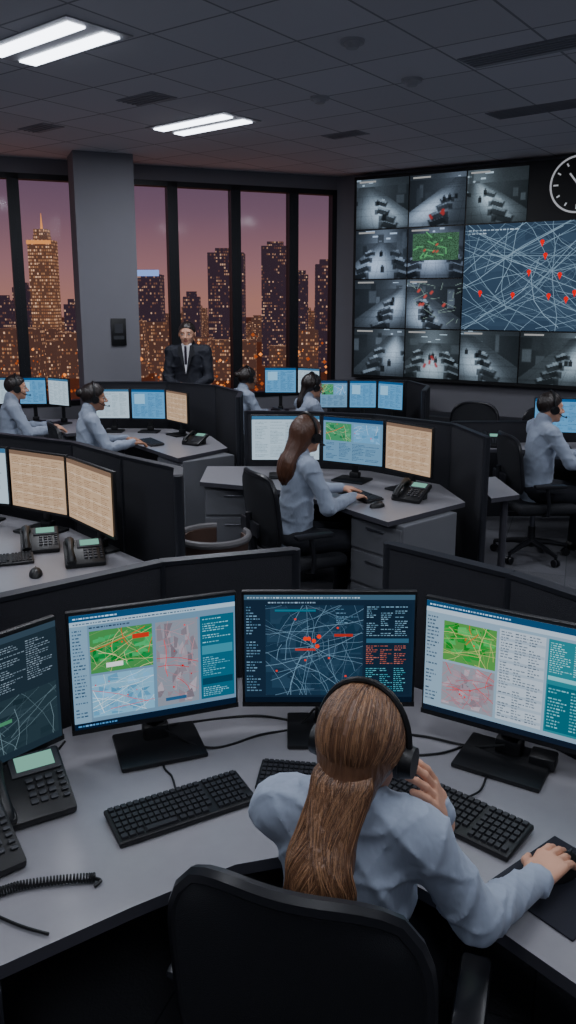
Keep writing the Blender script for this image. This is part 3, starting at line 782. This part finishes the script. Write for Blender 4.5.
def vscreen(x0,r0,nc,nr,kind):
    W=cw_*nc-.016;H=ch_*nr-.016; loc=(x0*cw_+cw_*nc/2,-.004,ztop-r0*ch_-ch_*nr/2)
    if kind!='map': return cctv(W,H,kind,loc)
    c=Canvas(W,H,.0012)
    c.rect(0,0,1,1,(58,74,92)); tmap(c,0,0,1,1,(58,74,92),(126,146,160),95,.0045,0,(225,70,62),(63,80,98),hub=True,pj=5)
    for (x,y) in((.10,.36),(.28,.34),(.42,.82),(.44,.70),(.52,.52),(.47,.33),(.56,.30),(.60,.36),(.62,.72),(.66,.66),(.70,.80),(.74,.58),(.78,.36),(.81,.5),(.85,.7),(.36,.55)):
        c.disc(x,y,.024,(228,60,50),5); c.poly([(x-.010,y-.006),(x,y-.048),(x+.010,y-.006)],(228,60,50),5.2)
    ttext(c,.02,.9,.3,.96,2,(150,166,178),lay=5)
    c.obj('display_panel',vw,loc,M_scrw)
kinds=[['n','r','n'],['n','g'],['n','p'],['n','r','n','n','n']]
for r in range(4):
    for ccol in range(5):
        if r==0 and ccol>2: continue
        if r in(1,2) and ccol>1: continue
        vscreen(ccol,r,1,1,kinds[r][ccol])
vscreen(2,1,3,2,'map')
ck=empty('wall_clock',(V0.x+.841*2.62,V0.y-.541*2.62,3.18),vyaw)
b=B(); b.cyl((0,-.035,0),(0,.0,0),.29,.29,M_clockf,48)
b.tube([(.28*math.cos(a*math.pi/24),-.036,.28*math.sin(a*math.pi/24)) for a in range(48)],.010,M_clockw,8,closed=True)
for k in range(12):
    a=math.pi*k/6; b.box((.225*math.sin(a),-.037,.225*math.cos(a)),(.016,.006,.05 if k%3==0 else .035),M_clockw,ry=a)
for a,l,w in((rad(322),.14,.018),(rad(25),.20,.012)):
    b.box((l/2*math.sin(a),-.041,l/2*math.cos(a)),(w,.005,l),M_clockw,ry=a)
b.cyl((0,-.046,0),(0,-.036,0),.016,.016,M_clockw,12)
b.obj('dial',ck)
# ------------------------------------------------------------ desks
def desk(name,pts,peds=(),legs=(),z=.75,dark=False):
    b=B(); b.prism(pts,z-.03,z,M_desk,M_ded)
    for (x,y,a) in peds:
        T=Matrix.Translation((x,y,0))@Euler((0,0,rad(a))).to_matrix().to_4x4(); b.M=T; pm=M_pedd if dark else M_ped
        b.rbox((0,0,.365),(.42,.50,.70),.006,pm)
        for k,(zz,hh) in enumerate(((.60,.18),(.39,.20),(.16,.22))):
            b.rbox((0,-.255,zz),(.40,.018,hh),.004,pm); b.rbox((0,-.27,zz+.05),(.14,.012,.012),.004,M_steel)
        b.M=Matrix.Identity(4)
    for (x,y) in legs: b.cyl((x,y,0),(x,y,z-.03),.025,.025,M_ded,12); b.cyl((x,y,0),(x,y,.01),.045,.045,M_ded,12)
    return b.obj(name,smooth=False)
def partition(pts,h):
    b=B()
    for p,q in zip(pts,pts[1:]):
        p=Vector(p);q=Vector(q);d=q-p;L=d.length;a=math.atan2(d.y,d.x);m=(p+q)/2
        b.rbox((m.x,m.y,(h+.03)/2),(L-.006,.035,h-.03),.006,M_fab,rz=a)
        b.box((m.x,m.y,h-.004),(L,.042,.014),M_cap,rz=a)
        b.cyl((p.x,p.y,0),(p.x,p.y,h),.022,.022,M_cap,10)
    b.cyl((pts[-1][0],pts[-1][1],0),(pts[-1][0],pts[-1][1],h),.022,.022,M_cap,10)
    return b.obj('partition_screen')
desk('curved_operator_desk',[(-.9,1.07),(-.55,1.305),(-.33,1.455),(-.12,1.585),(.05,1.63),(.22,1.57),(.43,1.39),(.54,1.26),(.76,1.0),(1.20,1.42),(.92,1.85),(.63,2.23),(.33,2.52),(-.18,2.50),(-.39,2.40),(-.78,2.08),(-1.20,1.43)],[(-.84,1.42,25)],[(.9,1.3),(-1.05,1.35),(0,2.4)],dark=True)
partition([(-1.27,1.45),(-.83,2.13),(-.41,2.45),(.02,2.58)],1.18)
partition([(.05,2.58),(.32,2.60)],.95)
partition([(.343,2.58),(.67,2.28),(.97,1.88),(1.26,1.43)],1.2)
monitor((-.93,1.60),(-.605,1.975),.835,1.19,'darklist')
monitor((-.592,1.985),(-.142,2.15),.835,1.19,'ops')
monitor((-.137,2.15),(.373,2.15),.835,1.19,'dark')
monitor((.381,2.12),(.81,1.86),.835,1.19,'table')
keyboard(-.265,1.78,29,sc=.9); keyboard(.40,1.765,-41,sc=.95); keyboard(.08,1.90,-8,sc=.8)
phone(-.655,1.80,30,sc=1.0); phone(-.72,1.585,38,sc=1.0)
b=B(); b.rbox((0,0,.003),(.25,.21,.005),.002,M_pad); b.obj('mouse_pad',None,(.60,1.52,.75),rad(38))
mouse(.615,1.56,-42,.756)
def cable(name,paths,r=.0035):
    b=B()
    for p in paths: b.tube(smooth_path(p),r,M_blk,6)
    return b.obj(name)
cable('monitor_cables',[[(-.37,2.10,.80),(-.30,2.2,.755),(-.1,2.24,.755),(.06,2.2,.755),(.1,2.2,.8)],[(-.36,2.1,.79),(-.22,2.06,.755),(-.08,2.13,.755),(.02,2.17,.755),(.08,2.2,.8)],
 [(.14,2.2,.8),(.25,2.16,.755),(.40,2.12,.755),(.52,2.06,.76),(.6,2.0,.8)],[(.16,2.2,.79),(.3,2.05,.755),(.42,2.03,.755),(.55,2.1,.755)],[(-.62,2.02,.80),(-.66,1.95,.755),(-.63,1.9,.755),(-.68,1.86,.77)]])
cable('keyboard_cable',[[(-.29,1.85,.762),(-.31,1.92,.755),(-.34,1.98,.755),(-.30,2.08,.755)]],.0028)
cable('keyboard_cable',[[(.46,1.82,.762),(.50,1.86,.755),(.53,1.92,.755)]],.0028)
b=B(); b.rbox((0,0,.018),(.07,.06,.034),.005,M_blk); b.obj('power_adapter',None,(.70,1.98,.751),-.5)
b=B(); path=smooth_path([(-.70,1.49,.765),(-.64,1.478,.762),(-.58,1.505,.762),(-.5,1.522,.762),(-.425,1.53,.762)],14); hx=[]
for i,p in enumerate(path):
    for k in range(9):
        t=(i+k/9); a=t*2*math.pi*.85; q=p if i==len(path)-1 else p.lerp(path[i+1],k/9)
        d=(path[min(i+1,len(path)-1)]-path[max(i-1,0)]).normalized(); s_=Vector((-d.y,d.x,0)); hx.append(q+s_*.0085*math.cos(a)+Vector((0,0,.0085*math.sin(a))))
b.tube(hx,.0023,M_blk,5); b.tube(smooth_path([(-.425,1.53,.76),(-.41,1.525,.757),(-.42,1.51,.756)]),.004,M_blk,6)
b.tube(smooth_path([(-.8,1.5,.757),(-.64,1.44,.757),(-.54,1.395,.757),(-.48,1.375,.757)]),.0035,M_blk,6); b.obj('coiled_phone_cord')
# foreground operator
pos=Vector((.115,1.37,0));yw=rad(-18)
inv=(Matrix.Translation(pos)@Euler((0,0,yw)).to_matrix().to_4x4()).inverted(); iv3=inv.to_3x3()
L_=lambda p:tuple(inv@Vector(p)); D_=lambda p:tuple(iv3@Vector(p))
o=place('office_chair',CH,(.085,1.365,0),rad(-19)); o.scale=(.97,1.0,1.075)
person('headset_operator_woman',tuple(pos),yw,L_((.525,1.475,.80)),L_((.325,1.50,.94)),hd=(.018,.045,.583),hyaw=-8,hpitch=-6,hair='long',hm=M_hbrown,near=True,
  elR=L_((.365,1.325,.84)),elL=L_((.12,1.60,.815)),hr={'f':D_((.11,.115,.012)),'n':D_((0,0,1)),'c':(.25,.35,.3)},hl={'f':D_((-.06,-.07,.17)),'n':D_((.85,-.25,.3)),'c':(.15,.3,.25)},strands=3500)
# centre workstation
desk('operator_desk',[(-.62,5.48),(-.1,5.28),(.24,4.9),(.575,4.44),(1.12,4.9),(1.05,5.4),(.6,5.85),(-.1,6.02),(-.62,6.02)],[(.72,4.78,-49),(-.38,5.74,0)],[(.9,5.4)])
monitor((-.27,5.65),(.235,5.65),.86,1.2,'white'); monitor((.245,5.64),(.66,5.40),.86,1.2,'mix'); monitor((.665,5.38),(.93,5.05),.86,1.2,'cream')
partition([(-.32,6.15),(.1,6.12),(.65,5.95),(1.15,5.5),(1.25,4.95)],1.16)
desk('side_table',[(1.31,5.0),(1.52,5.1),(1.50,5.65),(1.31,5.6)],[],[(1.44,5.16),(1.36,5.5)])
keyboard(.46,5.04,-60,sc=.9); mouse(.55,4.78,-60); phone(.79,4.97,-35)
place('office_chair',CH,(.03,4.80,0),rad(-64))
person('operator_woman',(.04,4.805,0),rad(-64),(.13,.34,.80),(-.12,.40,.80),hyaw=15,hair='long',hm=M_haub,lean=.06)
# left near workstation
desk('operator_desk',[(-2.3,3.9),(-1.75,3.55),(-1.27,3.30),(-.62,3.30),(-.58,3.60),(-.86,3.90),(-1.22,4.31),(-1.76,4.64),(-2.3,4.73)],[(-.95,3.62,0)],[(-2.1,4.3)])
monitor((-1.165,4.12),(-.835,3.72),.86,1.2,'cream'); monitor((-1.55,4.36),(-1.17,4.13),.86,1.2,'cream'); monitor((-2.0,4.50),(-1.56,4.37),.86,1.2,'white')
partition([(-.50,3.55),(-.52,3.72),(-.84,4.02),(-1.2,4.42),(-1.8,4.76),(-2.4,4.85)],1.22)
phone(-1.27,3.93,18,sc=.95); phone(-.99,3.72,18,sc=.95); keyboard(-1.42,3.70,20,sc=.9); mouse(-1.17,3.53,15)
# left mid
desk('operator_desk',[(-1.8,7.3),(-1.42,7.08),(-.89,6.34),(-.52,6.8),(-.72,7.4),(-1.15,7.85),(-1.8,7.9)],[(-.78,6.68,-52)],[(-1.6,7.6)])
monitor((-1.86,7.66),(-1.52,7.66),.87,1.17,'white',small=.8); monitor((-1.51,7.66),(-1.17,7.62),.87,1.17,'blue',small=.8); monitor((-1.16,7.60),(-.92,7.30),.87,1.17,'cream',small=.8)
partition([(-1.95,8.0),(-1.2,8.0),(-.68,7.65),(-.42,7.1),(-.42,6.7)],1.2)
keyboard(-1.22,7.02,-60,sc=.85); phone(-.82,6.98,-30,sc=.9)
place('office_chair',CH,(-1.74,6.72,0),rad(-66)); person('operator_woman',(-1.73,6.725,0),rad(-66),(.13,.38,.80),(-.12,.38,.80),hyaw=-5,hair='bun',hm=M_hdark,skin=M_skin2,lean=.08)
# far left
desk('operator_desk',[(-3.2,8.2),(-2.5,8.05),(-2.12,7.55),(-1.88,7.7),(-1.95,8.15),(-2.25,8.5),(-3.2,8.5)],[(-2.12,7.95,-50)],[(-3.0,8.35)])
monitor((-3.15,8.28),(-2.80,8.28),.93,1.22,'white',small=.8); monitor((-2.79,8.28),(-2.50,8.28),.93,1.22,'blue',small=.8); monitor((-2.48,8.27),(-2.22,8.1),.93,1.22,'white',small=.8)
place('office_chair',CH,(-2.66,7.5,0),rad(-66)); person('operator_man',(-2.65,7.505,0),rad(-66),(.13,.38,.80),(-.12,.38,.80),hair='short',hm=M_hdark,fem=False,lean=.08)
# far centre
desk('operator_desk',[(-.75,8.85),(-.3,8.75),(-.02,8.35),(.35,8.6),(.4,9.4),(-.75,9.35)],[(.15,8.72,-40)],[(-.6,9.2)])
monitor((-.27,9.15),(.10,9.15),.95,1.25,'blue',small=.8); monitor((.11,9.15),(.36,9.0),.95,1.25,'white',small=.8)
place('office_chair',CH,(-.52,8.38,0),rad(-62)); person('operator_woman',(-.51,8.385,0),rad(-62),(.13,.38,.80),(-.12,.38,.80),hair='bun',hm=M_hdark,skin=M_skin2,lean=.08)
desk('operator_desk',[(.2,8.15),(.45,7.95),(.66,7.55),(1.15,7.8),(1.25,8.5),(.2,8.6)],[(.85,7.85,-40)],[(.4,8.45)])
monitor((.33,8.38),(.63,8.38),.88,1.18,'mix',small=.8); monitor((.64,8.38),(.93,8.36),.88,1.18,'blue',small=.8); monitor((.94,8.35),(1.18,8.15),.88,1.18,'blue',small=.8)
partition([(.45,8.70),(1.3,8.65),(1.42,8.1),(1.3,7.65)],1.15)
place('office_chair',CH,(.14,7.62,0),rad(-64)); person('operator_woman',(.15,7.625,0),rad(-64),(.13,.38,.80),(-.12,.38,.80),hair='pony',hm=M_hdark,lean=.08)
# right
desk('operator_desk',[(1.55,6.75),(2.0,6.72),(2.22,6.5),(2.25,5.9),(3.5,5.8),(3.5,7.1),(1.55,7.05)],[(3.1,6.2,90)],[(1.65,6.9)])
monitor((2.12,6.86),(2.52,6.78),.87,1.18,'blue'); monitor((2.53,6.76),(2.85,6.5),.87,1.18,'blue')
keyboard(2.42,6.25,-85,sc=.85); phone(1.78,6.88,-10)
place('office_chair',CH,(1.93,6.10,0),rad(-84)); person('operator_man',(1.94,6.1,0),rad(-84),(.14,.40,.80),(-.13,.38,.80),hair='short',hm=M_hdark,fem=False,lean=.05)
partition([(1.5,7.2),(3.5,7.25)],.92)
# standing man
person('standing_supervisor_man',(-1.03,8.36,0),rad(176),(.06,.20,1.03),(-.05,.22,1.06),seated=False,hair='short',hm=M_hdark,fem=False,top=M_suit,pants=M_suit,skin=M_skin,scale=1.05,headset=False,hr={'f':(-.9,.2,0),'n':(0,1,.2),'c':(.4,.5,.4)},hl={'f':(.9,.2,0),'n':(0,1,.2),'c':(.4,.5,.4)})
sm_=bpy.data.objects['standing_supervisor_man']
b=B(); b.add([(-.044,.128,1.475),(.044,.128,1.475),(.0,.157,1.20)],[(0,1,2)],M_white); b.add([(-.05,.09,1.495),(.05,.09,1.495),(.045,.13,1.46),(-.045,.13,1.46)],[(0,1,2,3)],M_white)
for s in(-1,1): b.add([(s*.040,.130,1.48),(s*.078,.125,1.46),(s*.085,.135,1.38),(s*.06,.143,1.37),(s*.0,.160,1.19)],[(0,1,2,3,4)],M_lapel)
b.box((0,.152,1.38),(.022,.008,.18),M_tie,rx=-.09); b.obj('shirt_front_and_tie',sm_)
# tub chair
b=B(); pts=[]
prof=[(.235,.30),(.25,.62),(.27,.66),(.22,.66),(.20,.42)]
n=20
for i in range(n+1):
    a=rad(-30-300*i/n)
    for (r,z) in prof: pts.append((r*math.cos(a),r*math.sin(a),z))
fs=[]
for i in range(n):
    for j in range(5): fs.append((i*5+j,(i+1)*5+j,(i+1)*5+(j+1)%5,i*5+(j+1)%5))
fs.append((0,1,2,3,4)); fs.append(tuple(n*5+k for k in range(5)))
b.add(pts,fs,M_tub); b.tube([( .255*math.cos(rad(-30-300*i/n)),.255*math.sin(rad(-30-300*i/n)),.665) for i in range(n+1)],.022,M_tubr,8)
b.cyl((0,0,.30),(0,0,.44),.215,.21,M_tub,24); b.cyl((0,0,.01),(0,0,.3),.03,.03,M_steel); b.cyl((0,0,0),(0,0,.02),.2,.19,M_foot,24)
o=b.obj('tub_chair',None,(-.43,4.45,0),rad(60)); o.scale=(.8,.8,1.0)
cb=empty('low_credenza',(V0.x,V0.y,0),vyaw)
b=B(); b.rbox((1.45,-.28,.36),(1.9,.42,.68),.01,M_pedd)
for k in range(4): b.rbox((.75+.47*k,-.495,.36),(.44,.018,.6),.004,M_walld); b.rbox((.9+.47*k,-.51,.5),(.012,.014,.1),.003,M_steel)
b.obj('carcass',cb)
def wp(x,y): q=V0+dv*x+Vector((.541,.841))*y; return q.x,q.y
x,y=wp(.85,-.3); b=B(); b.rbox((0,0,.12),(.4,.34,.22),.02,M_dk2); b.rbox((0,-.02,.245),(.36,.28,.04),.012,M_blk); b.box((0,-.18,.1),(.3,.06,.012),M_ped); b.obj('office_printer',None,(x,y,.701),vyaw)
x,y=wp(1.7,-.3); phone(x,y,-32,z=.70)
place('office_chair',CH,(1.75,7.72,0),rad(150)); place('office_chair',CH,(2.40,7.9,0),rad(20))
b=B(); b.box((2.8,-.008,.05),(5.6,.016,.1),M_walld); b.obj('baseboard_display',None,(C.x,C.y,0),vyaw,False)
# ------------------------------------------------------------ city
def city_mat(name,thr,strength,haze):
    M=bpy.data.materials.new(name); M.use_nodes=True; nt=M.node_tree; p=nt.nodes['Principled BSDF']
    p.inputs['Base Color'].default_value=(.03,.025,.035,1); p.inputs['Roughness'].default_value=.8; p.inputs['Specular IOR Level'].default_value=.1
    tc=nt.nodes.new('ShaderNodeTexCoord'); sx=nt.nodes.new('ShaderNodeSeparateXYZ'); nt.links.new(tc.outputs['Object'],sx.inputs[0])
    def mth(op,a,b_=None):
        q=nt.nodes.new('ShaderNodeMath'); q.operation=op
        for i,v in enumerate((a,b_)):
            if v is None: continue
            if isinstance(v,(int,float)): q.inputs[i].default_value=v
            else: nt.links.new(v,q.inputs[i])
        return q.outputs[0]
    u=mth('DIVIDE',mth('ADD',sx.outputs['X'],sx.outputs['Y']),1.7); v=mth('DIVIDE',sx.outputs['Z'],2.7)
    cx=nt.nodes.new('ShaderNodeCombineXYZ'); nt.links.new(mth('FLOOR',u),cx.inputs[0]); nt.links.new(mth('FLOOR',v),cx.inputs[1])
    wn=nt.nodes.new('ShaderNodeTexWhiteNoise'); wn.noise_dimensions='2D'; nt.links.new(cx.outputs[0],wn.inputs['Vector'])
    nz=nt.nodes.new('ShaderNodeTexNoise'); nz.inputs['Scale'].default_value=.05; nz.inputs['Detail'].default_value=1; nt.links.new(tc.outputs['Object'],nz.inputs['Vector'])
    lit=mth('GREATER_THAN',mth('ADD',wn.outputs['Value'],mth('MULTIPLY',nz.outputs['Fac'],1.1)),thr)
    mk=mth('MULTIPLY',mth('MULTIPLY',mth('GREATER_THAN',mth('FRACT',u),.3),mth('GREATER_THAN',mth('FRACT',v),.45)),lit)
    rmp=nt.nodes.new('ShaderNodeValToRGB'); cr=rmp.color_ramp; cr.elements[0].color=(1,.30,.08,1); cr.elements[1].color=(1,.62,.38,1); el_=cr.elements.new(.5); el_.color=(.9,.42,.16,1)
    w2=nt.nodes.new('ShaderNodeTexWhiteNoise'); w2.noise_dimensions='3D'; nt.links.new(cx.outputs[0],w2.inputs['Vector']); nt.links.new(w2.outputs['Value'],rmp.inputs[0])
    var=mth('MULTIPLY',mth('ADD',mth('POWER',w2.outputs['Value'],2.0),.15),strength)
    sc=nt.nodes.new('ShaderNodeVectorMath'); sc.operation='SCALE'; nt.links.new(rmp.outputs[0],sc.inputs[0]); nt.links.new(mth('MULTIPLY',mk,var),sc.inputs['Scale'])
    ad=nt.nodes.new('ShaderNodeVectorMath'); ad.operation='ADD'; ad.inputs[1].default_value=haze; nt.links.new(sc.outputs[0],ad.inputs[0])  # even emission painted into every facade as haze and city glow
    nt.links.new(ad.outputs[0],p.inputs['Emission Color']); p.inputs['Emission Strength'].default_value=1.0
    return M
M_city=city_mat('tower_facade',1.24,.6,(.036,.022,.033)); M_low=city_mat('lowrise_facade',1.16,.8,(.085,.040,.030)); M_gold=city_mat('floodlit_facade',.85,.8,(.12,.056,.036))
M_amb=emis('street_lamp_glow',(255,146,66),1.5); M_amb2=emis('street_lamp_dim',(230,110,50),.6); M_bsign=emis('rooftop_sign_blue',(140,175,245),1.2); M_ored=emis('floodlit_top_glow',(255,165,90),1.0)
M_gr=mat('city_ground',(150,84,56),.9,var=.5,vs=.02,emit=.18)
b=B(); G0=-58
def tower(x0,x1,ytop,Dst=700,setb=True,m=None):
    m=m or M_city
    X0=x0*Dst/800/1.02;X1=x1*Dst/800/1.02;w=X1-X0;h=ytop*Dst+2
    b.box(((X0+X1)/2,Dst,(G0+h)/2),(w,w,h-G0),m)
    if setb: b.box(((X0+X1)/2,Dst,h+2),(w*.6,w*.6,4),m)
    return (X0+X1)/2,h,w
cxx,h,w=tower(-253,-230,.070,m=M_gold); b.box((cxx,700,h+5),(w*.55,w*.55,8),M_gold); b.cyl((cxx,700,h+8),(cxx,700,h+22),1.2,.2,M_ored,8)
b.box((cxx,689,(h-2)),(w*1.02,1,3),M_ored)  # spire and crown band glow: floodlighting put into their material as emission
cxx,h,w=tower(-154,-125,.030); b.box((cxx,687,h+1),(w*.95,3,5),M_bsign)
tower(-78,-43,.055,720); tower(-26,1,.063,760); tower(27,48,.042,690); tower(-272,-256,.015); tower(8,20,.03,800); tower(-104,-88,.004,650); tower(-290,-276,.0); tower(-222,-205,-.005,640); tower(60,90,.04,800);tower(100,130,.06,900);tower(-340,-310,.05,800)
RR=random.Random(11)
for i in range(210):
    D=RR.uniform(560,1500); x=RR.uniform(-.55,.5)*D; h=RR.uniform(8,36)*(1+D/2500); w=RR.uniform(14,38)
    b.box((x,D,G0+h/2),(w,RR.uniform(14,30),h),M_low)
b.obj('city_skyline',smooth=False)
b=B()
for i in range(700):
    D=RR.uniform(430,540); x=RR.uniform(-.5,.3)*D; s_=RR.choice([.35,.45,.5,.7,1.1,1.5])*D/560; z=G0+RR.uniform(2,44)*RR.random()
    b.add([(x-s_,D,z),(x+s_,D,z),(x,D-s_,z),(x,D+s_,z),(x,D,z-s_),(x,D,z+s_)],[(0,2,5),(2,1,5),(1,3,5),(3,0,5),(2,0,4),(1,2,4),(3,1,4),(0,3,4)],RR.choice([M_amb,M_amb2,M_amb2]))
b.obj('city_street_lights',smooth=False)
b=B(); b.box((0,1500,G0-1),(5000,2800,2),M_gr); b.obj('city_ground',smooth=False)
for m in (M_city,M_low,M_gold,M_amb,M_amb2,M_bsign,M_ored,M_gr,M_scrw):
    try: m.cycles.emission_sampling='NONE'
    except Exception: pass
# world
w=bpy.data.worlds.new('dusk'); S.world=w; w.use_nodes=True; nt=w.node_tree; bg=nt.nodes['Background']
tc=nt.nodes.new('ShaderNodeTexCoord'); sx=nt.nodes.new('ShaderNodeSeparateXYZ'); nt.links.new(tc.outputs['Generated'],sx.inputs[0])
rp=nt.nodes.new('ShaderNodeValToRGB'); cr=rp.color_ramp
nt.links.new(sx.outputs['Z'],rp.inputs[0])
cr.elements[0].position=0; cr.elements[0].color=(.44,.20,.16,1); cr.elements[1].position=.6; cr.elements[1].color=(.02,.02,.05,1)
for ps,cl in((.04,(.34,.165,.175,1)),(.10,(.19,.105,.15,1)),(.17,(.10,.064,.115,1)),(.3,(.04,.03,.07,1))):
    q=cr.elements.new(ps); q.color=cl
nt.links.new(rp.outputs[0],bg.inputs['Color']); bg.inputs['Strength'].default_value=1.0
# camera
cam=bpy.data.cameras.new('camera'); cam.lens=28.125; cam.sensor_width=36; cam.shift_y=-.041; cam.clip_start=.05; cam.clip_end=6000
co=bpy.data.objects.new('camera',cam); COL.objects.link(co); co.location=(0,0,2.0); co.rotation_euler=(rad(78),0,0); S.camera=co
